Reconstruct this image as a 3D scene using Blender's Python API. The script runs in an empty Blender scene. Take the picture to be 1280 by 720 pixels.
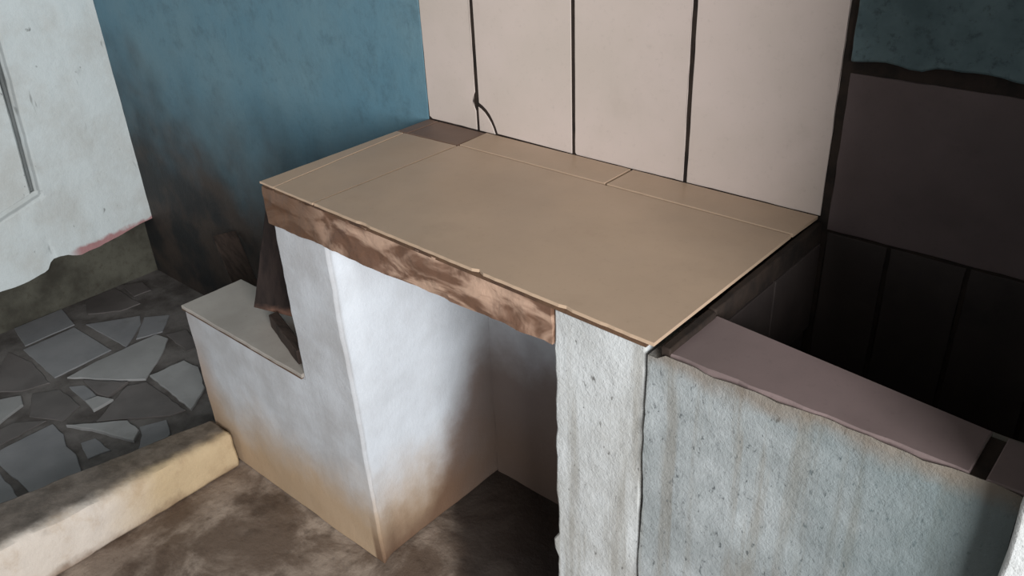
import bpy, bmesh, math, random
from mathutils import Vector, Matrix, noise
random.seed(7)
S = bpy.context.scene
COL = S.collection

# ------------------------------------------------------------------ camera
cam_d = bpy.data.cameras.new('camera'); cam = bpy.data.objects.new('camera', cam_d); COL.objects.link(cam)
cam_d.sensor_width = 36; cam_d.lens = 36 * 1063.64 / 1280; cam_d.clip_start = .02
X = Vector((0.75332555, 0.65627236, -0.0425112)); Dn = Vector((0.29243626, -0.39217954, -0.87216756)); F = Vector((-0.58905148, 0.64459429, -0.4873567))
M = Matrix((X, -Dn, -F)).transposed().to_4x4(); M.translation = (1.05763607, -0.72274379, 1.32206493)
cam.matrix_world = M
S.camera = cam
# ------------------------------------------------------------------ world, lights, exposure
S.view_settings.view_transform = 'Standard'; S.view_settings.look = 'None'; S.view_settings.gamma = 1
S.view_settings.use_curve_mapping = False; S.view_settings.exposure = 0.25
w = bpy.data.worlds.new('overcast sky'); S.world = w; w.use_nodes = True
w.node_tree.nodes['Background'].inputs[0].default_value = (.86, .93, 1, 1)
w.node_tree.nodes['Background'].inputs[1].default_value = .32
def area(name, loc, target, size, size_y, power, color):
    d = bpy.data.lights.new(name, 'AREA'); d.shape = 'RECTANGLE'; d.size = size; d.size_y = size_y; d.energy = power; d.color = color
    o = bpy.data.objects.new(name, d); COL.objects.link(o); o.location = loc
    o.rotation_euler = (Vector(target) - Vector(loc)).to_track_quat('-Z', 'Y').to_euler(); return o
area('doorway_daylight', (2.75, -1.55, 1.50), (0, .1, .6), 1.1, 1.2, 122, (.97, .99, 1))

# ------------------------------------------------------------------ helpers
def lin(c): return tuple((x / 12.92 if x <= .04045 else ((x + .055) / 1.055) ** 2.4) for x in c)
def rgb(r, g, b): return lin((r / 255, g / 255, b / 255)) + (1,)
class NT:
    def __init__(s, name):
        s.m = bpy.data.materials.new(name); s.m.use_nodes = True; s.t = s.m.node_tree; s.b = s.t.nodes['Principled BSDF']
        s.pos = s.n('ShaderNodeNewGeometry').outputs['Position']
    def n(s, typ, **k):
        x = s.t.nodes.new(typ)
        for a, v in k.items(): setattr(x, a, v)
        return x
    def link(s, a, b): s.t.links.new(a, b)
    def val(s, sock, v):
        if isinstance(v, (int, float, tuple)): sock.default_value = v
        else: s.link(v, sock)
    def mapping(s, scale=(1, 1, 1), loc=(0, 0, 0)):
        m = s.n('ShaderNodeMapping'); s.link(s.pos, m.inputs[0]); m.inputs['Scale'].default_value = scale; m.inputs['Location'].default_value = loc
        return m.outputs[0]
    def noise(s, scale=5, detail=4, rough=.55, vec=None, dist=0):
        x = s.n('ShaderNodeTexNoise'); s.link(vec or s.pos, x.inputs['Vector']); x.inputs['Scale'].default_value = scale
        x.inputs['Detail'].default_value = detail; x.inputs['Roughness'].default_value = rough; x.inputs['Distortion'].default_value = dist
        return x.outputs[0]
    def math(s, op, a, b=0., c=0., clamp=False):
        x = s.n('ShaderNodeMath', operation=op, use_clamp=clamp); s.val(x.inputs[0], a); s.val(x.inputs[1], b); s.val(x.inputs[2], c); return x.outputs[0]
    def ramp(s, v, a, b, lo=0., hi=1.):
        x = s.n('ShaderNodeMapRange', interpolation_type='SMOOTHSTEP'); s.val(x.inputs[0], v)
        x.inputs[1].default_value = a; x.inputs[2].default_value = b; x.inputs[3].default_value = lo; x.inputs[4].default_value = hi; return x.outputs[0]
    def mix(s, f, a, b, mode='MIX'):
        x = s.n('ShaderNodeMix', data_type='RGBA', blend_type=mode); s.val(x.inputs[0], f); s.val(x.inputs[6], a); s.val(x.inputs[7], b); return x.outputs[2]
    def sep(s):
        x = s.n('ShaderNodeSeparateXYZ'); s.link(s.pos, x.inputs[0]); return x.outputs
    def bump(s, h, strength=.4, dist=.004):
        x = s.n('ShaderNodeBump'); s.val(x.inputs['Height'], h); x.inputs['Strength'].default_value = strength; x.inputs['Distance'].default_value = dist
        s.link(x.outputs[0], s.b.inputs['Normal'])
    def done(s, col, rough=.8, spec=.3):
        s.val(s.b.inputs['Base Color'], col); s.val(s.b.inputs['Roughness'], rough); s.b.inputs['Specular IOR Level'].default_value = spec; return s.m

def splash(m, base, dirt, z0, z1, amount=.9):
    """mud splash and damp that climbs up a wall with a ragged edge"""
    z = m.sep()[2]; n = m.noise(5, 5, .6)
    v = m.math('ADD', z, m.math('MULTIPLY', m.math('SUBTRACT', n, .5), .22))
    return m.mix(m.ramp(v, z0, z1, amount, 0.), base, dirt)

def leg_plaster():
    m = NT('white limewashed leg plaster')
    c = m.mix(m.ramp(m.noise(9, 6, .65), .35, .75, 0, .4), rgb(204, 208, 214), rgb(172, 172, 174))
    s = m.sep()
    n = m.math('MULTIPLY', m.math('SUBTRACT', m.noise(6, 5, .6), .5), .20)
    # front face greyer than the inner one: its shade mixed into the colour
    c = m.mix(m.math('MULTIPLY', m.ramp(s[1], .004, .012, 1, 0), m.ramp(m.noise(7, 5, .6), .3, .7, .25, .7)), c, rgb(150, 146, 144))
    # tan mud splash along the foot
    c = m.mix(m.ramp(m.math('ADD', s[2], n), .06, .26, .9, 0), c, rgb(170, 142, 110))
    # brown damp rising in the rear corner of the niche
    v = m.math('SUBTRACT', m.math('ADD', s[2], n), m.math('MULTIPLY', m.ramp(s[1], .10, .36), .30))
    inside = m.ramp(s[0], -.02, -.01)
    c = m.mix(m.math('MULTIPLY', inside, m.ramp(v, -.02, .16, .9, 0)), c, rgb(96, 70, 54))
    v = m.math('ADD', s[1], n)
    c = m.mix(m.math('MULTIPLY', inside, m.ramp(v, .18, .36, 0, .4)), c, rgb(104, 100, 98))  # grey towards the back: pier shade painted on the niche walls
    z = m.math('ADD', s[0], m.math('ADD', s[2], n))
    c = m.mix(m.math('MULTIPLY', m.ramp(s[0], -.50, -.59, 0, .7), m.ramp(s[2], .20, .36, 1, .2)), c, rgb(160, 132, 108))
    m.bump(m.math('ADD', m.math('MULTIPLY', m.noise(30, 6, .7), .7), m.math('MULTIPLY', m.noise(150, 3, .7), .25)), .35, .006)
    return m.done(c, .7, .25)
def mat_plaster(name, base, dark, dirt, z0, z1, streak=.0, speck=.5, bump=.5):
    m = NT(name)
    c = m.mix(m.ramp(m.noise(9, 6, .65), .35, .75, 0, .45), base, dark)
    if streak:
        v = m.noise(26, 4, .6, m.mapping((1, 1, .06)))
        c = m.mix(m.ramp(v, .46, .6, 0, streak), c, dark)
    if speck:
        sp = m.ramp(m.noise(95, 3, .6, m.mapping((1.3, 1.3, .6))), .64, .74, 0, speck)
        c = m.mix(sp, c, rgb(70, 66, 62))
    c = splash(m, c, dirt, z0, z1)
    h = m.math('ADD', m.math('MULTIPLY', m.noise(30, 6, .7), .7), m.math('MULTIPLY', m.noise(150, 3, .7), .25))
    m.bump(h, bump, .006)
    return m.done(c, .75, .25)

MAT = {}
MAT['white_plaster'] = leg_plaster()
MAT['pier_plaster'] = mat_plaster('pale streaked plaster', rgb(190, 192, 192), rgb(138, 134, 126), rgb(150, 130, 105), -.1, .10, .6, .7, .8)
def basin_plaster():
    m = NT('rough grey green plaster')
    c = m.mix(m.ramp(m.noise(7, 6, .65), .35, .7, 0, .7), rgb(156, 160, 161), rgb(116, 121, 121))
    v = m.noise(30, 4, .6, m.mapping((1, 1, .05)))
    c = m.mix(m.ramp(v, .47, .62, 0, .6), c, rgb(122, 118, 110))
    c = m.mix(m.ramp(m.noise(85, 4, .7, m.mapping((1.6, 1.6, .7))), .58, .70, 0, .8), c, rgb(66, 70, 72))
    # right end darker and cooler: shade of the right wall put into the colour
    x = m.sep()[0]
    v = m.math('ADD', x, m.math('MULTIPLY', m.math('SUBTRACT', m.noise(9, 4), .5), .18))
    c = m.mix(m.ramp(v, .74, .98, 0, .8), c, rgb(80, 92, 93))
    z = m.sep()[2]
    v = m.math('ADD', z, m.math('MULTIPLY', m.math('SUBTRACT', m.noise(24, 4), .5), .04))
    c = m.mix(m.ramp(v, .755, .785, 0, .7), c, rgb(112, 98, 84))
    m.bump(m.math('ADD', m.noise(38, 6, .75), m.math('MULTIPLY', m.noise(130, 4, .8), .6)), .6, .005)
    return m.done(c, .85, .2)
MAT['basin_plaster'] = basin_plaster()
def left_wall():
    m = NT('chipped white paint')
    c = m.mix(m.ramp(m.noise(8, 5, .6), .35, .75, 0, .5), rgb(206, 212, 212), rgb(178, 174, 166))
    c = m.mix(m.ramp(m.noise(30, 3, .6, m.mapping((1, 1, .8)), .3), .68, .76, 0, .8), c, rgb(98, 100, 96))
    c = m.mix(m.ramp(m.noise(16, 3, .6, m.mapping((1, 1, .35), (4, 0, 0)), .5), .64, .72, 0, .6), c, rgb(120, 122, 118))
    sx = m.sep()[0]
    c = m.mix(m.ramp(sx, -1.556, -1.551, .85, 0), c, rgb(84, 88, 88))  # dark groove: dirt with its shade painted in
    c = m.mix(m.math('MULTIPLY', m.ramp(sx, -1.545, -1.541, 0, .45), m.ramp(sx, -1.537, -1.534, 1, 0)), c, rgb(120, 124, 126))  # grey band on the sill and panel side: shading painted in
    # red primer bared along the broken lower edge
    s = m.sep()
    v = m.math('SUBTRACT', s[2], m.math('MULTIPLY', s[1], .07))
    v = m.math('ADD', v, m.math('MULTIPLY', m.math('SUBTRACT', m.noise(32, 4), .5), .030))
    red = m.math('MULTIPLY', m.ramp(v, .190, .204, .8, 0.), m.ramp(s[1], .10, .15, 0., 1.))
    c = m.mix(red, c, rgb(160, 92, 92))
    m.bump(m.noise(30, 6, .7), .5, .006)
    return m.done(c, .65, .35)
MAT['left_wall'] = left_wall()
def blue():
    m = NT('sooty blue wall paint')
    c = m.mix(m.ramp(m.noise(3.2, 5, .6), .3, .7), rgb(84, 120, 136), rgb(100, 129, 140))
    c = m.mix(m.ramp(m.noise(22, 5, .7), .45, .8, 0, .5), c, rgb(62, 82, 92))
    s = m.sep()
    # soot above the hearth corner: rises towards the left wall
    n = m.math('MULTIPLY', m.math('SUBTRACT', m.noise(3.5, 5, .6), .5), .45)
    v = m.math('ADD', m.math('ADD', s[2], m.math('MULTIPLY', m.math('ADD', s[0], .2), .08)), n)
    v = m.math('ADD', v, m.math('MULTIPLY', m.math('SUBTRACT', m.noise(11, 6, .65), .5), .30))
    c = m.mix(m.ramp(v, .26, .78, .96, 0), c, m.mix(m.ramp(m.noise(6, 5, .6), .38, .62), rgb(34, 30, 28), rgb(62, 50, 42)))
    m.bump(m.noise(45, 5, .7), .35, .005)
    return m.done(c, .6, .3)
MAT['blue'] = blue()
def simple(name, a, b, scale=12, rough=.8, spec=.25, bump=.3, lo=.35, hi=.7, detail=5, fine=None):
    m = NT(name); c = m.mix(m.ramp(m.noise(scale, detail, .6), lo, hi), a, b)
    if fine: c = m.mix(m.ramp(m.noise(scale * 9, 4, .7), .5, .75, 0, .6), c, fine)
    if bump: m.bump(m.noise(scale * 4, 5, .7), bump, .004)
    return m.done(c, rough, spec)
MAT['teal'] = simple('teal wall paint', rgb(88, 106, 110), rgb(62, 80, 84), 9, .6, .3, .4, fine=rgb(30, 38, 40))
MAT['mortar'] = simple('dark mortar', rgb(46, 36, 30), rgb(28, 22, 19), 30)
MAT['grout'] = simple('brown grout', rgb(104, 82, 66), rgb(78, 60, 50), 40)
MAT['grout_dark'] = simple('dark grout', rgb(96, 72, 54), rgb(70, 52, 42), 40)
MAT['dirty_base'] = simple('dirty greenish wall base', rgb(88, 86, 76), rgb(56, 53, 46), 7, fine=rgb(60, 52, 44))
MAT['mosaic_bed'] = simple('dark mortar of the broken tile floor', rgb(106, 101, 98), rgb(66, 60, 57), 9, .8, .3, .6, fine=rgb(86, 82, 78))
def tile(name, a, b, rough=.32, spec=.5, stain=None, grime=.35):
    m = NT(name); c = m.mix(m.ramp(m.noise(4, 4, .6), .3, .7), a, b)
    c = m.mix(m.ramp(m.noise(130, 3, .7), .55, .8, 0, .25), c, stain or b)
    c = m.mix(m.ramp(m.noise(11, 5, .65), .55, .85, 0, grime), c, stain or b)
    m.bump(m.noise(60, 3, .5), .06, .002)
    return m.done(c, m.ramp(m.noise(9, 3), .2, .8, rough - .06, rough + .14), spec)
MAT['cream'] = tile('cream wall tile', rgb(196, 180, 172), rgb(186, 172, 162), .4, .4, rgb(150, 136, 126), .2)
MAT['counter_tile'] = tile('tan counter tile', rgb(184, 158, 134), rgb(172, 148, 126), .38, .5, rgb(150, 126, 102), .3)
MAT['counter_tile2'] = tile('greyish tan counter tile', rgb(164, 142, 120), rgb(150, 130, 112), .38, .5, rgb(122, 104, 88), .3)
MAT['brown_tile'] = tile('dull brown tile', rgb(124, 98, 82), rgb(108, 86, 74), .45, .4)
MAT['mauve'] = tile('mauve rim tile', rgb(122, 105, 103), rgb(104, 90, 88), .42, .4, rgb(80, 68, 66), .3)
MAT['mauve_dark'] = tile('grimy mauve wall tile', rgb(96, 82, 81), rgb(80, 68, 67), .55, .3, rgb(62, 52, 50), .5)
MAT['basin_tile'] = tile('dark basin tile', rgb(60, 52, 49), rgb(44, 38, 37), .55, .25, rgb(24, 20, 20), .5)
MAT['bench_tile'] = tile('pale grey bench tile', rgb(168, 160, 152), rgb(146, 138, 130), .45, .4, rgb(110, 98, 88), .5)
MAT['floor_tile_grey'] = tile('worn grey floor tile', rgb(128, 127, 128), rgb(108, 108, 110), .55, .35, rgb(84, 82, 80), .5)
MAT['floor_tile_pale'] = tile('pale floor tile', rgb(150, 149, 148), rgb(128, 127, 126), .5, .35, rgb(100, 96, 92), .5)
MAT['floor_tile_dark'] = tile('dark slate floor tile', rgb(100, 94, 92), rgb(76, 71, 69), .5, .4, rgb(52, 48, 46), .5)
def concrete():
    m = NT('stained concrete floor')
    c = m.mix(m.ramp(m.noise(5.5, 6, .62, dist=.6), .40, .62), rgb(100, 84, 72), rgb(160, 144, 130))
    c = m.mix(m.ramp(m.noise(8, 5, .6, m.mapping(loc=(3, 1, 0))), .52, .66, 0, .75), c, rgb(70, 56, 46))
    c = m.mix(m.ramp(m.noise(60, 4, .7), .5, .8, 0, .5), c, rgb(64, 52, 44))
    # dark wet stain inside the niche, with its shade put into the colour
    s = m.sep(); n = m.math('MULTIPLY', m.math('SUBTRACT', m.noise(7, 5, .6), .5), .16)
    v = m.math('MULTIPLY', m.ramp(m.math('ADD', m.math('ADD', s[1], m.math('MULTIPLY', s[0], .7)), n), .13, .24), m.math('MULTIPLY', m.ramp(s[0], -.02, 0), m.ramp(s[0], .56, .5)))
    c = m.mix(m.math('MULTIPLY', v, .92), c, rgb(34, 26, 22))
    c = m.mix(m.math('MULTIPLY', m.ramp(s[0], -.30, -.46, 0, .5), m.ramp(m.noise(7, 4), .3, .6)), c, rgb(84, 66, 54))
    m.bump(m.noise(16, 6, .65), .5, .012)
    return m.done(c, m.ramp(m.noise(6, 4), .3, .7, .45, .8), .35)
MAT['concrete'] = concrete()
def kerb_mat():
    m = NT('yellowed kerb plaster')
    s = m.sep()
    c = m.mix(m.ramp(m.math('ADD', s[1], m.math('MULTIPLY', m.noise(8, 4), .15)), -.28, -.10), rgb(198, 187, 176), rgb(182, 160, 128))
    c = m.mix(m.ramp(m.noise(14, 5, .65), .45, .75, 0, .55), c, rgb(160, 134, 104))
    nz = m.math('MULTIPLY', m.math('SUBTRACT', m.noise(20, 5), .5), .06)
    v = m.math('ADD', s[0], nz)
    c = m.mix(m.ramp(v, -.535, -.495, .92, 0), c, m.mix(m.ramp(m.noise(18, 5, .65), .35, .65), rgb(104, 94, 86), rgb(70, 62, 56)))
    v = m.math('ADD', s[2], nz)
    c = m.mix(m.ramp(v, -.01, .03, .8, 0), c, rgb(112, 88, 68))
    m.bump(m.noise(22, 6, .7), .5, .008)
    return m.done(c, .8, .25)
MAT['kerb'] = kerb_mat()
def slab_mat():
    m = NT('raw brown slab edge')
    n = m.noise(10, 4, .55, m.mapping((.8, 1, 2.0)), .8)
    c = m.mix(m.ramp(n, .42, .58), rgb(104, 76, 60), rgb(176, 146, 126))
    c = m.mix(m.ramp(m.math('ADD', m.sep()[0], m.math('MULTIPLY', m.noise(12, 3), .12)), -.02, .16, .85, 0), c, rgb(86, 60, 42))
    # pale smears and dark creases
    v = m.n('ShaderNodeTexNoise', noise_type='RIDGED_MULTIFRACTAL'); m.link(m.mapping((1, 1, 1.3)), v.inputs['Vector']); v.inputs['Scale'].default_value = 9; v.inputs['Detail'].default_value = 3
    c = m.mix(m.ramp(v.outputs[0], .95, 1.25, 0, .75), c, rgb(208, 180, 158))
    c = m.mix(m.ramp(m.noise(14, 4, .6, m.mapping((.7, 1, 1.6)), 1), .60, .68, 0, .7), c, rgb(88, 60, 46))
    m.bump(m.math('ADD', m.noise(24, 4, .55, dist=.5), m.math('MULTIPLY', v.outputs[0], .4)), .5, .008)
    return m.done(c, .55, .4)
MAT['slab'] = slab_mat()
def wood(name, a, b, end=None):
    m = NT(name); c = m.mix(m.ramp(m.noise(22, 5, .6, m.mapping((1, 4, .5))), .35, .7), a, b)
    if end: c = m.mix(m.ramp(m.math('ADD', m.sep()[2], m.math('MULTIPLY', m.noise(30), .04)), .435, .465, .8, 0), c, end)
    m.bump(m.noise(60, 4, .6, m.mapping((1, 4, .4))), .4, .003)
    return m.done(c, .75, .2)
MAT['wood_brown'] = wood('weathered brown wood', rgb(48, 39, 36), rgb(32, 26, 25), rgb(140, 104, 88))
MAT['wood_end'] = wood('pinkish sawn wood end', rgb(176, 128, 108), rgb(140, 100, 84))
MAT['wood_dark'] = wood('smoke darkened wood', rgb(66, 54, 48), rgb(44, 36, 32))
MAT['ceiling'] = simple('grey boarded ceiling', rgb(150, 146, 138), rgb(120, 116, 110), 4)

def link(name, bm, mats, parent=None, center=True, smooth=None, ang=40, bevel=0):
    if smooth is None: smooth = name not in ('wall_tile', 'counter_tile', 'floor_tile', 'rim_tile', 'ledge_tile', 'side_tile')
    me = bpy.data.meshes.new(name)
    c = Vector((0, 0, 0))
    if center:
        lo = Vector([min(v.co[i] for v in bm.verts) for i in range(3)]); hi = Vector([max(v.co[i] for v in bm.verts) for i in range(3)])
        c = Vector(((lo.x + hi.x) / 2, (lo.y + hi.y) / 2, lo.z)); bmesh.ops.translate(bm, verts=bm.verts, vec=-c)
    bmesh.ops.recalc_face_normals(bm, faces=bm.faces)
    bm.to_mesh(me); bm.free()
    for m in (mats if isinstance(mats, (list, tuple)) else [mats]): me.materials.append(MAT[m])
    if smooth:
        me.shade_smooth() if hasattr(me, 'shade_smooth') else None
        me.set_sharp_from_angle(angle=math.radians(ang))
    o = bpy.data.objects.new(name, me); COL.objects.link(o)
    if parent:
        o.parent = parent; o.location = c - WL(parent)
    else: o.location = c
    if bevel:
        b = o.modifiers.new('worn edges', 'BEVEL'); b.width = bevel; b.segments = 2; b.limit_method = 'ANGLE'; b.angle_limit = math.radians(50)
    return o
def WL(o):
    v = Vector((0, 0, 0))
    while o: v += Vector(o.location); o = o.parent
    return v
def thing(name, label, cat, loc=(0, 0, 0), group=None):
    o = bpy.data.objects.new(name, None); COL.objects.link(o); o.location = loc; o.empty_display_size = .05
    o['label'] = label; o['category'] = cat
    if group: o['group'] = group
    return o
def struct(o): o['kind'] = 'structure'; return o

def gridbox(x0, x1, y0, y1, z0, z1, cell=.02, amp=.0025, seed=0., edge=None):
    """box with shared subdivided faces, hand-trowelled unevenness"""
    bm = bmesh.new(); n = [max(1, round(a / cell)) for a in (x1 - x0, y1 - y0, z1 - z0)]
    V = {}
    def vert(i, j, k):
        key = (i, j, k)
        if key not in V: V[key] = bm.verts.new((x0 + (x1 - x0) * i / n[0], y0 + (y1 - y0) * j / n[1], z0 + (z1 - z0) * k / n[2]))
        return V[key]
    for a, b, c in ((0, 1, 2), (1, 2, 0), (2, 0, 1)):
        for side in (0, n[c]):
            for i in range(n[a]):
                for j in range(n[b]):
                    q = []
                    for di, dj in ((0, 0), (1, 0), (1, 1), (0, 1)):
                        k = [0, 0, 0]; k[a] = i + di; k[b] = j + dj; k[c] = side; q.append(vert(*k))
                    bm.faces.new(q)
    if amp:
        for v in bm.verts:
            p = v.co * 11 + Vector((seed, seed * 1.7, 0)); p2 = v.co * 45 + Vector((seed, 0, 3))
            v.co += noise.noise_vector(p) * amp + noise.noise_vector(p2) * amp * .45
    if edge:
        for v in bm.verts: edge(v)
    return bm

def prism(poly, axis, base, thick, bev=.0012, jit=0.):
    """flat tile from an outline; axis = the direction it faces ('z' up, '-y' to the front, 'x' right)"""
    pts = []
    for i, p in enumerate(poly):
        q = poly[(i + 1) % len(poly)]; pts.append(p)
        if jit:
            L = math.dist(p, q); k = int(L / .02)
            for s in range(1, k):
                t = s / k; a = random.uniform(-jit, jit); dx, dy = (q[1] - p[1]) / L, -(q[0] - p[0]) / L
                pts.append((p[0] + (q[0] - p[0]) * t + dx * a, p[1] + (q[1] - p[1]) * t + dy * a))
    cx = sum(p[0] for p in pts) / len(pts); cy = sum(p[1] for p in pts) / len(pts)
    R = sum(math.dist(p, (cx, cy)) for p in pts) / len(pts)
    def at(p, h):
        if axis == 'z': return (p[0], p[1], base + h)
        if axis == '-y': return (p[0], base - h, p[1])
        return (base + h, p[0], p[1])
    bm = bmesh.new()
    area2 = sum(pts[i][0] * pts[(i + 1) % len(pts)][1] - pts[(i + 1) % len(pts)][0] * pts[i][1] for i in range(len(pts)))
    sg = 1 if area2 > 0 else -1
    inner = []
    for i, p in enumerate(pts):
        a = pts[i - 1]; b = pts[(i + 1) % len(pts)]
        d1 = Vector((p[0] - a[0], p[1] - a[1])).normalized(); d2 = Vector((b[0] - p[0], b[1] - p[1])).normalized()
        n1 = Vector((-d1.y, d1.x)) * sg; n2 = Vector((-d2.y, d2.x)) * sg
        n = (n1 + n2); n = n / max(.6, n.length) if n.length > 0 else n1
        inner.append((p[0] + n.x * bev * 1.3, p[1] + n.y * bev * 1.3))
    r0 = [bm.verts.new(at(p, 0)) for p in pts]; r1 = [bm.verts.new(at(p, thick - bev)) for p in pts]; r2 = [bm.verts.new(at(p, thick)) for p in inner]
    n = len(pts)
    for i in range(n):
        j = (i + 1) % n
        bm.faces.new((r0[i], r0[j], r1[j], r1[i])); bm.faces.new((r1[i], r1[j], r2[j], r2[i]))
    bm.faces.new(r2); bm.faces.new(r0)
    bmesh.ops.triangulate(bm, faces=[f for f in bm.faces if len(f.verts) > 4])
    return bm

YB = .387
# ================================================================== SETTING
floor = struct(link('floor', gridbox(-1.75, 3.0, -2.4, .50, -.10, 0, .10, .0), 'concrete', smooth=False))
bed = link('mortar_bed', gridbox(-1.61, -.58, -1.6, .388, 0.0005, .004, .03, .0012, 3), 'mosaic_bed', floor)
bed['label'] = 'dark grey mortar around the broken tiles'

wall_back = struct(link('wall_back', gridbox(-1.75, 1.20, .3900, .50, 0, 2.6, .2, 0), 'mortar', smooth=False))
def ragged_left(v):  # right edge of the blue plaster waves a little against the tiles
    if v.co.x > -.2: v.co.x += noise.noise(Vector((0, 0, v.co.z * 30))) * .0025
p = link('plaster', gridbox(-1.60, -.1585, .3870, .3915, 0.0, 2.5, .03, .0012, 1, ragged_left), 'blue', wall_back); p['label'] = 'blue painted plaster, sooty near the floor'
p = link('plaster', gridbox(-.1575, .650, .3870, .3915, 1.402, 2.5, .05, .001, 2), 'blue', wall_back)
def ragged_teal(v):
    if v.co.z < 1.045: v.co.z += noise.noise(Vector((v.co.x * 18, 1, 0))) * .010 + (.004 if v.co.x > .75 else 0)
p = link('plaster', gridbox(.656, 1.012, .378, .3915, 1.025, 2.5, .015, .0025, 4, ragged_teal), 'teal', wall_back, bevel=.003); p['label'] = 'teal painted plaster above the mauve tiles'
# cream wall tiles
zt = 1.40
def wt(poly, mat, jit=.0004, y=.3915, th=.0030, bev=.0005, label=None):
    o = link('wall_tile', prism(poly, '-y', y, th, bev, jit), mat, wall_back)
    if label: o['label'] = label
    return o
wt([(-.156, .806), (-.148, .8015), (-.0275, .8015), (-.0275, .838), (-.031, .846), (-.033, .856), (-.031, .868), (-.0275, .874), (-.0275, zt), (-.154, zt), (-.157, 1.05)], 'cream')
arc = [(-.0205, .853), (-.012, .849), (-.003, .843), (.005, .835), (.012, .825), (.018, .813), (.0225, .8015)]
wt([(x + .0022, z + .0022) for x, z in arc] + [(.198, .8015), (.198, zt), (-.0205, zt)], 'cream', 0, label='cream tile with its lower left corner cracked off')
wt([(-.0205, .8015)] + [(.0185, .8015), (.014, .813), (.009, .822), (.002, .831), (-.006, .839), (-.014, .844), (-.0205, .847)], 'cream', 0, label='curved corner broken from the cream tile')
wt([(.2050, .8050), (.208, .8015), (.4185, .8015), (.4175, zt), (.2060, zt)], 'cream')
wt([(.4255, .8015), (.6435, .8015), (.6435, zt), (.4265, zt)], 'cream')
# mauve tiles to the right of the cream panel
wt([(.656, .784), (1.008, .784), (1.008, 1.006), (.656, 1.008)], 'mauve_dark', .0006)
for x0, x1 in ((.658, .7415), (.7475, .8435), (.8495, .9485), (.9545, 1.008)):
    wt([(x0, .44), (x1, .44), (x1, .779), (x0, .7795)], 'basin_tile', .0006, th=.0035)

# left wall: broken white plaster skin in front of a dirty base
wall_left = struct(link('wall_left', gridbox(-1.75, -1.60, -2.4, .391, 0, 2.6, .2, 0), 'dirty_base', smooth=False))
cont = [(-2.4, .16), (-1.2, .17), (-.6, .15), (-.3, .16), (-.196, .157), (-.107, .164), (-.067, .161), (-.027, .163), (.004, .169), (.034, .174), (.045, .186), (.054, .203), (.08, .203), (.104, .199),
        (.122, .189), (.141, .183), (.165, .187), (.202, .188), (.235, .194), (.271, .198), (.30, .205), (.322, .209), (.345, .213), (.389, .217)]
def zc(y):
    for (a, za), (b, zb) in zip(cont, cont[1:]):
        if a <= y <= b: return za + (zb - za) * (y - a) / (b - a)
    return .16
def build_skin():
    # grid in (y, z) with a recessed panel (shutter niche) y < .085, z > .40
    ys = sorted(set([-2.4, -1.8, -1.2, -.9, -.7, -.5] + [round(-.40 + .0125 * i, 4) for i in range(37)] + [.062, .0705, .0735, .077, .0805, .092] + [round(.1050 + .0125 * i, 4) for i in range(23)] + [.389]))
    ny = len(ys)
    zs = [0, .02, .045, .075, .105, .135, .165, .19, .20, .2125, .2200, .2240, .2280, .2350, .2430, .2440] + [.262 + .02 * i for i in range(49)] + [1.3, 1.5, 1.8, 2.1, 2.5]
    bm = bmesh.new(); G = []
    def X(y, h, y0, k):
        x = -1.53
        a = noise.noise(Vector((y * 9, h * 9, 0))) * .003 + noise.noise(Vector((y * 40, h * 40, 5))) * .0012
        g = noise.noise(Vector((y * 26 + 7, h * 20, 2)))
        if g > .46: a -= (g - .46) * .03
        if y0 < .0810 and zs[k] > .2430:                     # sunk panel with a scored outline
            x -= .018
            if .0704 < y0 < .0775: x -= .011
            elif y0 > .0775: x += .002
        elif y0 < .0810 and zs[k] > .2190: x -= .018 * (zs[k] - .219) / .024 + (.006 if zs[k] > .2345 else 0)
        return x + a
    base = .164
    for y in ys:
        row = []
        c = zc(y)
        for z in zs:
            k = zs.index(z); t = min(1, z / .2)
            b = c * (1 - t) + (.171 + .29 * max(-.30, min(0, y - .079))) * t if z < .5 else .171 + .29 * max(-.30, min(0, y - .079)) * max(0, 1 - (z - .5) / .4)
            zz = b + z if z < 2 else 2.5 if z > 2.3 else 2.2
            yy = y + .066 * max(0, min(1.2, zz - .41)) * max(0, 1 - abs(y - .077) / .25)
            row.append(bm.verts.new((X(yy, zz, y, k), yy, zz)))
        G.append(row)
    back = []
    for i in range(ny):
        for k in range(len(zs) - 1): pass
    for i in range(ny - 1):
        for k in range(len(zs) - 1): bm.faces.new((G[i][k], G[i + 1][k], G[i + 1][k + 1], G[i][k + 1]))
    # broken underside and the far edge, back to the base wall
    lb = [bm.verts.new((-1.5995, y, zc(y) + .006 * noise.noise(Vector((y * 40, 0, 0))))) for y in ys]
    for i in range(ny - 1): bm.faces.new((G[i][0], lb[i], lb[i + 1], G[i + 1][0]))
    rb = [bm.verts.new((-1.5995, ys[-1], v.co.z)) for v in G[-1][1:]]
    rr = [lb[-1]] + rb
    for k in range(len(zs) - 1): bm.faces.new((G[-1][k], rr[k], rr[k + 1], G[-1][k + 1]))
    return bm
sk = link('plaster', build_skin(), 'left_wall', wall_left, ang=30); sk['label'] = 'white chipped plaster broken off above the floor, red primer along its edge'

def right_edge(v):
    if v.co.x < 1.03: v.co.x += .003 * noise.noise(Vector((v.co.y * 20, v.co.z * 25, 0)))
wall_right = struct(link('wall_right', gridbox(1.0135, 1.16, -.070, .391, 0, 2.6, .03, .002, 8, right_edge), 'pier_plaster', bevel=.004))
ceiling = struct(link('ceiling', gridbox(-1.75, 3.0, -2.4, .50, 2.6, 2.7, .5, 0), 'ceiling', smooth=False))  # unseen; extended to the right to shade the basin

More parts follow.
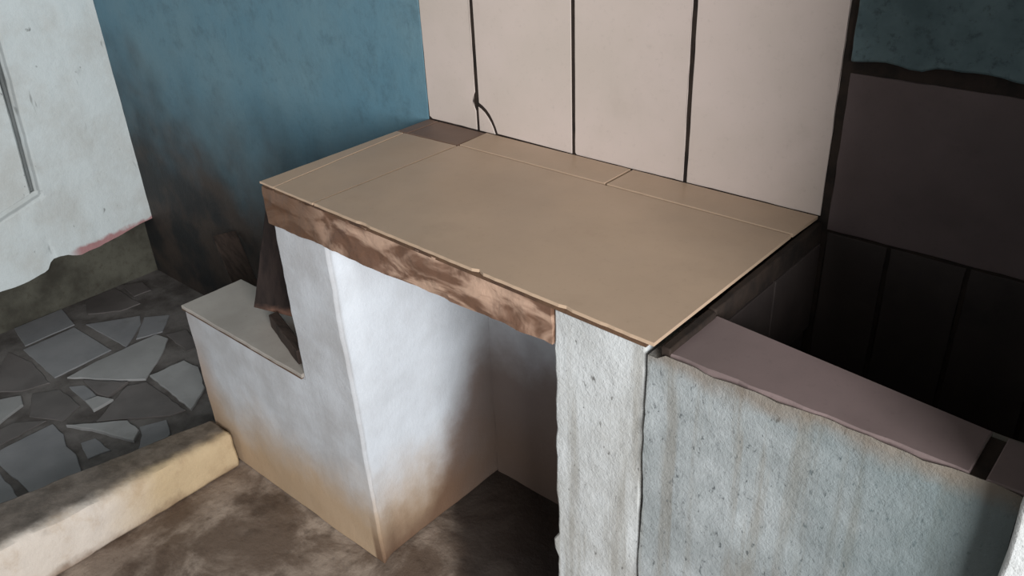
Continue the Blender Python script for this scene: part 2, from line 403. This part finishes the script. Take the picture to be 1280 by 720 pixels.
# kerb between the tile floor and the concrete floor
def kerb_edge(v):
    x, y, z = v.co
    t = max(0, min(1, -y / .5)); top = .092 + .040 * t
    if z > .03: v.co.z = z / .1 * top
    if x < -.54: v.co.x -= .075 * t * .8
    if z > .09 and x > -.50: v.co.x -= .006; v.co.z -= .005
    v.co += noise.noise_vector(v.co * 22) * .004
kerb = struct(link('trim_1', gridbox(-.585, -.492, -1.8, -.010, 0.0, .10, .016, .003, 5, kerb_edge), 'kerb', bevel=.006))
kerb['label'] = 'low plastered kerb with yellowed face and dark worn top'

# ------------------------------------------------------------------ broken tiles of the floor
FT = {
 'A': [(-1.61, -0.091), (-1.62, 0.059), (-1.464, 0.037), (-1.461, -0.113)],
 'B': [(-1.442, -0.125), (-1.445, 0.028), (-1.228, 0.038), (-1.218, -0.131)],
 'C': [(-1.435, 0.059), (-1.348, 0.19), (-1.299, 0.168), (-1.208, 0.074)],
 'D': [(-1.328, 0.193), (-1.276, 0.251), (-1.201, 0.185), (-1.227, 0.114)],
 'E': [(-1.189, -0.109), (-1.202, -0.02), (-1.2, 0.163), (-1.149, 0.174), (-1.075, 0.108), (-1.003, 0.025), (-1.057, -0.022), (-1.137, -0.074)],
 'F': [(-1.009, 0.04), (-1.0, 0.14), (-0.938, 0.148), (-0.836, 0.106), (-0.775, 0.029)],
 'G': [(-1.142, -0.125), (-1.116, -0.095), (-1.041, -0.097), (-1.04, -0.128)],
 'H': [(-1.035, -0.129), (-1.03, -0.098), (-0.981, -0.078), (-0.976, -0.135)],
 'I': [(-1.136, -0.088), (-1.028, -0.013), (-1.002, -0.081), (-1.041, -0.093), (-1.11, -0.091)],
 'J': [(-1.015, -0.022), (-0.99, 0.02), (-0.787, 0.02), (-0.799, -0.019), (-0.927, -0.152), (-0.974, -0.086)],
 'K': [(-0.969, -0.209), (-0.86, -0.1), (-0.799, -0.101), (-0.77, -0.13), (-0.819, -0.148), (-0.882, -0.169)],
 'L': [(-0.818, -0.092), (-0.79, -0.032), (-0.727, -0.057), (-0.706, -0.099), (-0.734, -0.14), (-0.782, -0.104)],
 'M': [(-0.875, -0.216), (-0.864, -0.184), (-0.788, -0.182), (-0.8, -0.233)],
 'N': [(-1.007, -0.403), (-1.006, -0.357), (-1.007, -0.227), (-0.941, -0.228), (-0.888, -0.245), (-0.838, -0.244), (-0.756, -0.267), (-0.769, -0.372), (-0.948, -0.379)],
 'O': [(-0.953, -0.423), (-0.921, -0.39), (-0.793, -0.398), (-0.783, -0.442), (-0.799, -0.487)],
 'P': [(-1.198, -0.334), (-1.23, -0.271), (-1.202, -0.227), (-1.156, -0.241), (-1.122, -0.313), (-1.117, -0.354)],
 'Q': [(-1.59, 0.254), (-1.553, 0.308), (-1.476, 0.297), (-1.482, 0.24)],
 'R': [(-1.306, -0.284), (-1.465, -0.159), (-1.354, -0.136), (-1.205, -0.15), (-1.227, -0.214)],
 'S': [(-1.19, -0.204), (-1.149, -0.145), (-1.029, -0.146), (-1.001, -0.205), (-1.093, -0.252)],
 'U': [(-1.583, 0.125), (-1.59, 0.23), (-1.421, 0.23), (-1.428, 0.166), (-1.493, 0.093)],
 'V': [(-1.178, 0.183), (-1.154, 0.237), (-1.038, 0.217), (-1.043, 0.172)],
 'W': [(-1.096, -0.353), (-1.098, -0.29), (-1.038, -0.231), (-1.029, -0.348)],
}
FM = dict(A='grey', B='grey', C='grey', D='grey', E='pale', F='pale', G='grey', H='pale', I='dark', J='dark', K='pale', L='grey', M='grey', N='grey', O='grey', P='pale', Q='dark', R='dark', S='dark', U='dark', V='dark', W='dark')
FH = dict(E=.010, F=.012, H=.014, K=.016, N=.010, P=.012, I=.013, J=.009, B=.009)
TL = dict(B='whole grey rectangular tile', E='long tile with a curved broken edge', F='pale tile broken to a fan shape', K='pale wedge shaped shard', N='largest grey tile with a jagged right side', J='dark slate coloured shard', I='dark brown curved shard', P='pale shard')
for k in FT:
    poly = [(max(x, -1.597), y) for x, y in FT[k]]
    if k == 'A': poly = [(-1.595, -.091), (-1.595, .056), (-1.464, .037), (-1.461, -.113)]
    o = link('floor_tile', prism(poly, 'z', .002, FH.get(k, .007) * .7, .0012, .0010 if k in 'ABCD' else .0022), 'floor_tile_' + FM[k], floor, ang=25)
    if k in TL: o['label'] = TL[k]

# ================================================================== COUNTER
counter = thing('masonry_counter', 'tan tiled masonry counter on white plastered legs, brown slab edge, low ledge at its left', 'counter', (.24, .19, 0))
def legshape(v):
    x, y, z = v.co
    if x > -.08 and y < .02: v.co.x += (.011 - .022 * z / .72) * (1)      # front corner leans
    v.co.x += .0015 * noise.noise(Vector((0, y * 5, z * 40)))
def axis(*stops):
    out = [stops[0]]
    for a, b in zip(stops, stops[1:]):
        n = max(1, round((b - a) / .018)); out += [a + (b - a) * i / n for i in range(1, n + 1)]
    return out
def voxels(xs, ys, zs, inside, amp, seed, edge):
    bm = bmesh.new(); V = {}
    def vert(k):
        if k not in V: V[k] = bm.verts.new((xs[k[0]], ys[k[1]], zs[k[2]]))
        return V[k]
    nx, ny, nz = len(xs) - 1, len(ys) - 1, len(zs) - 1
    full = lambda i, j, k: 0 <= i < nx and 0 <= j < ny and 0 <= k < nz and inside((xs[i] + xs[i + 1]) / 2, (ys[j] + ys[j + 1]) / 2, (zs[k] + zs[k + 1]) / 2)
    for i in range(nx):
        for j in range(ny):
            for k in range(nz):
                if not full(i, j, k): continue
                for c in range(3):
                    a, b = (c + 1) % 3, (c + 2) % 3
                    for s in (0, 1):
                        q = [i, j, k]; q[c] += 1 if s else -1
                        if full(*q): continue
                        f = []
                        for da, db in ((0, 0), (1, 0), (1, 1), (0, 1)):
                            p = [i, j, k]; p[a] += da; p[b] += db; p[c] += s; f.append(vert(tuple(p)))
                        bm.faces.new(f if s else f[::-1])
    for v in bm.verts:
        p = v.co.copy(); v.co += noise.noise_vector(p * 11 + Vector((seed, seed, 0))) * amp + noise.noise_vector(p * 45) * amp * .45
        edge(v)
    return bm
inside_leg = lambda x, y, z: x > -.156 or (y < .15 and z < .392)
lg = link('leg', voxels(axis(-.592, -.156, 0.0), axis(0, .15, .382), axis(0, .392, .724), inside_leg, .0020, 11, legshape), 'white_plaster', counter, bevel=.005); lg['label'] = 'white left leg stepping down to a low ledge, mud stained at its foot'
def piershape(v):
    x, y, z = v.co
    if x < .49:
        v.co.x += .0035 * noise.noise(Vector((0, y * 8, z * 38))) + .003 * noise.noise(Vector((3, y * 8, z * 11)))
        if abs(z - .378) < .012 and y < .02: v.co.x -= .006
    if y < .02: v.co.y -= .006 + .007 * (x - .48) / .14
pr = link('leg', gridbox(.4805, .6220, -.012, .3830, 0, .7885, .016, .0022, 12, piershape), 'pier_plaster', counter, bevel=.003); pr['label'] = 'streaked grey white right leg'
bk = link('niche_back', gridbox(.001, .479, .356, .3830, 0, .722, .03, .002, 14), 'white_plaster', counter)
# slab with a raw broken front
def slabshape(v):
    x, y, z = v.co
    if y < .03:
        n1 = noise.cell(Vector((x * 14 + 2, z * 18 + x * 6, 0)))
        r = abs(noise.noise(Vector((x * 16 - z * 12, z * 26, 1.3))))
        v.co.y += -.003 + .0055 * r + .0016 * noise.noise(Vector((x * 50, 0, z * 60))) + .0012 * n1
        v.co.y -= .013 * (x + .157) / .64
        if z < .73: v.co.z += .008 * (x + .157) / .64
        if z < .745: v.co.z += .0016 * noise.noise(Vector((x * 28, 4, 0))) + .0014 * noise.noise(Vector((x * 70, 4, 0)))
    if z < .75 and y > .03: v.co.z += .002 * noise.noise(Vector((x * 20, y * 20, 0)))
sl = link('slab', gridbox(-.157, .480, -.006, .385, .7215, .7905, .0075, .0006, 0, slabshape), 'slab', counter, ang=28); sl['label'] = 'rough brown broken slab edge'
# grout bed, its surface a little under the tile faces
gb = link('grout_bed', gridbox(-.154, .6245, -.006, .3860, .788, .7972, .03, .0002, 0, lambda v: setattr(v.co, 'y', v.co.y - .024 * (v.co.x + .157) / .79) if v.co.y < .01 else None), 'grout_dark', counter, smooth=False)
def edge_gr(v):
    if v.co.x > .645: v.co.x += .002 * noise.noise(Vector((0, v.co.y * 40, v.co.z * 30)))
be = link('mortar_edge', gridbox(.6400, .6510, .0790, .385, .62, .7950, .012, .0012, 0, edge_gr), 'mortar', counter, bevel=.002)
def ct(poly, mat, h=.8, jit=.0004, label=None):
    o = link('counter_tile', prism(poly, 'z', .7965, h - .7965, .0004, jit), mat, counter)
    if label: o['label'] = label
def front(x0, x1, n, chip=()):
    out = []
    for i in range(n + 1):
        x = x0 + (x1 - x0) * i / n
        y = -.010 - .024 * (x + .15) / .79 + .0010 * noise.noise(Vector((x * 60, 0, 0)))
        for c, d in chip:
            if abs(x - c) < .007: y += d
        out.append((x, y))
    return out
ct(front(-.0015, .6375, 60, ((.362, .0035), (.51, .003), (.12, .002))) + [(.6385, .3075), (.003, .3065)], 'counter_tile', .801, 0, 'large tan tile covering most of the top')
ct(front(-.112, -.0060, 10) + [(-.0025, .3065), (-.134, .300), (-.125, .15)], 'counter_tile', label='second tan tile at the left end')
ct(front(-.1555, -.1145, 4) + [(-.128, .15), (-.1372, .300), (-.1555, .300)], 'counter_tile', label='narrow strip cut to fit the left edge')
ct([(-.1555, .3035), (-.130, .3035), (-.130, .386), (-.1555, .386)], 'brown_tile', label='small brown filler piece')
ct([(-.127, .3035), (-.004, .3105), (-.004, .386), (-.127, .386)], 'brown_tile', label='dull brown tile in the rear left corner')
ct([(.0025, .3105), (.3215, .3120), (.3215, .3862), (-.001, .3862)], 'counter_tile', .8015)
ct([(.3265, .3120), (.639, .3110), (.6415, .3862), (.3265, .3862)], 'counter_tile', .8015)

link('side_wall', gridbox(.6240, .640, .0790, .385, .30, .787, .03, .0), 'mortar', counter)
for y0, y1 in ((.09, .232), (.237, .378)):
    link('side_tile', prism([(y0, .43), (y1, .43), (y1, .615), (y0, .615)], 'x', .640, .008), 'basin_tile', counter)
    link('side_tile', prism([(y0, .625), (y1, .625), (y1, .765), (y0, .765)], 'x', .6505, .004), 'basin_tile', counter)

# ================================================================== BENCH
bt = link('ledge_tile', prism([(-.596, -.003), (-.1575, -.003), (-.1575, .150), (-.594, .150)], 'z', .3925, .0075, .0012, .0008), 'bench_tile', counter); link('grout_bed', gridbox(-.5945, -.1585, -.0035, .148, .3895, .3927, .05, .0003), 'grout', counter, smooth=False); bt['label'] = 'pale grey tile on the low ledge'
def plank(name, p0, p1, width, thick, wdir, mat, label, cat='plank', endmat=None, group=None):
    """a board from p0 to p1, its width along wdir"""
    a = Vector(p0); b = Vector(p1); ax = (b - a).normalized(); wd = Vector(wdir); wd = (wd - ax * wd.dot(ax)).normalized(); td = ax.cross(wd)
    bm = bmesh.new(); n = 8; rings = []
    for i in range(n + 1):
        c = a + (b - a) * i / n; ring = []
        for s, t in ((-1, -1), (1, -1), (1, 1), (-1, 1)):
            q = c + wd * (s * width / 2) + td * (t * thick / 2); q += noise.noise_vector(q * 30) * .0018
            if i in (0, n): q += ax * noise.noise(q * 40) * .004
            ring.append(bm.verts.new(q))
        rings.append(ring)
    for i in range(n):
        for k in range(4): bm.faces.new((rings[i][k], rings[i][(k + 1) % 4], rings[i + 1][(k + 1) % 4], rings[i + 1][k]))
    f = bm.faces.new(rings[0]); bm.faces.new(rings[-1])
    if endmat: f.material_index = 1
    o = link(name, bm, [mat] + ([endmat] if endmat else []), None, ang=30, bevel=.0015)
    o['label'] = label; o['category'] = cat
    if group: o['group'] = group
    return o
plank('wooden_plank', (-.360, .098, .422), (-.252, .118, .705), .105, .022, (.8, .6, 0), 'wood_brown', 'brown board stood upright on the tiled ledge, leaning on the counter leg', endmat='wood_end')
plank('wooden_offcut', (-.345, .072, .419), (-.182, .022, .419), .032, .020, (0, 0, 1), 'wood_dark', 'short dark wood offcut lying on the ledge against the counter leg', 'offcut')
plank('wooden_plank', (-.612, .222, .035), (-1.010, .350, .318), .065, .020, (.35, 1, 0), 'wood_dark', 'dark sooty board behind the ledge leaning on the back wall')

# ================================================================== BASIN
basin = thing('masonry_basin', 'rough plastered masonry basin with mauve tile rim and dark tiled inside', 'basin', (.82, .19, 0))
def basinshape(v):
    x, y, z = v.co
    if y < .0:
        v.co.y += .0020 * noise.noise(Vector((x * 22, z * 22, 7))) + .0010 * noise.noise(Vector((x * 90, z * 90, 7)))
        if z > .772 and y < -.022 and x > .645: v.co.z += .0085 + .0035 * noise.noise(Vector((x * 35, 2, 0))) - .010 * max(0, noise.noise(Vector((x * 16 + 3, 8, 0))))
    if y > .06: v.co.y -= .034 * (x - .65) / .33
fw = link('front_wall', gridbox(.6275, 1.0105, -.030, .071, 0, .7795, .012, .0020, 21, basinshape), 'basin_plaster', basin, bevel=.003); fw['label'] = 'rough grey green plaster front, shade of the right wall painted in at the right'
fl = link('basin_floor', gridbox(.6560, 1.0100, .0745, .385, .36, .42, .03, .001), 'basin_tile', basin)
def rim(x0, x1, label):
    n = max(3, int((x1 - x0) / .012)); pts = []
    for i in range(n + 1):
        x = x0 + (x1 - x0) * i / n
        pts.append((x, -.026 - .004 * max(0, (x - .7)) + .0035 * noise.noise(Vector((x * 35, 9, 0))) + .0015 * noise.noise(Vector((x * 110, 9, 0)))))
    pts += [(x1, .079 - .034 * (x1 - .65) / .33), (x0, .079 - .034 * (x0 - .65) / .33)]
    o = link('rim_tile', prism(pts, 'z', .7815, .0075, .0014), 'mauve', basin); o['label'] = label
rim(.6535, .9655, 'long mauve rim tile')
rim(.9795, 1.0105, 'short mauve rim tile by the right wall')
gs = link('grout_bead', gridbox(.6425, .6555, -.027, .074, .783, .7960, .006, .0018, 31), 'mortar', basin, bevel=.002)
gj = link('grout_joint', gridbox(.9645, .9805, -.026, .044, .778, .7845, .008, .0008, 33), 'mortar', basin)
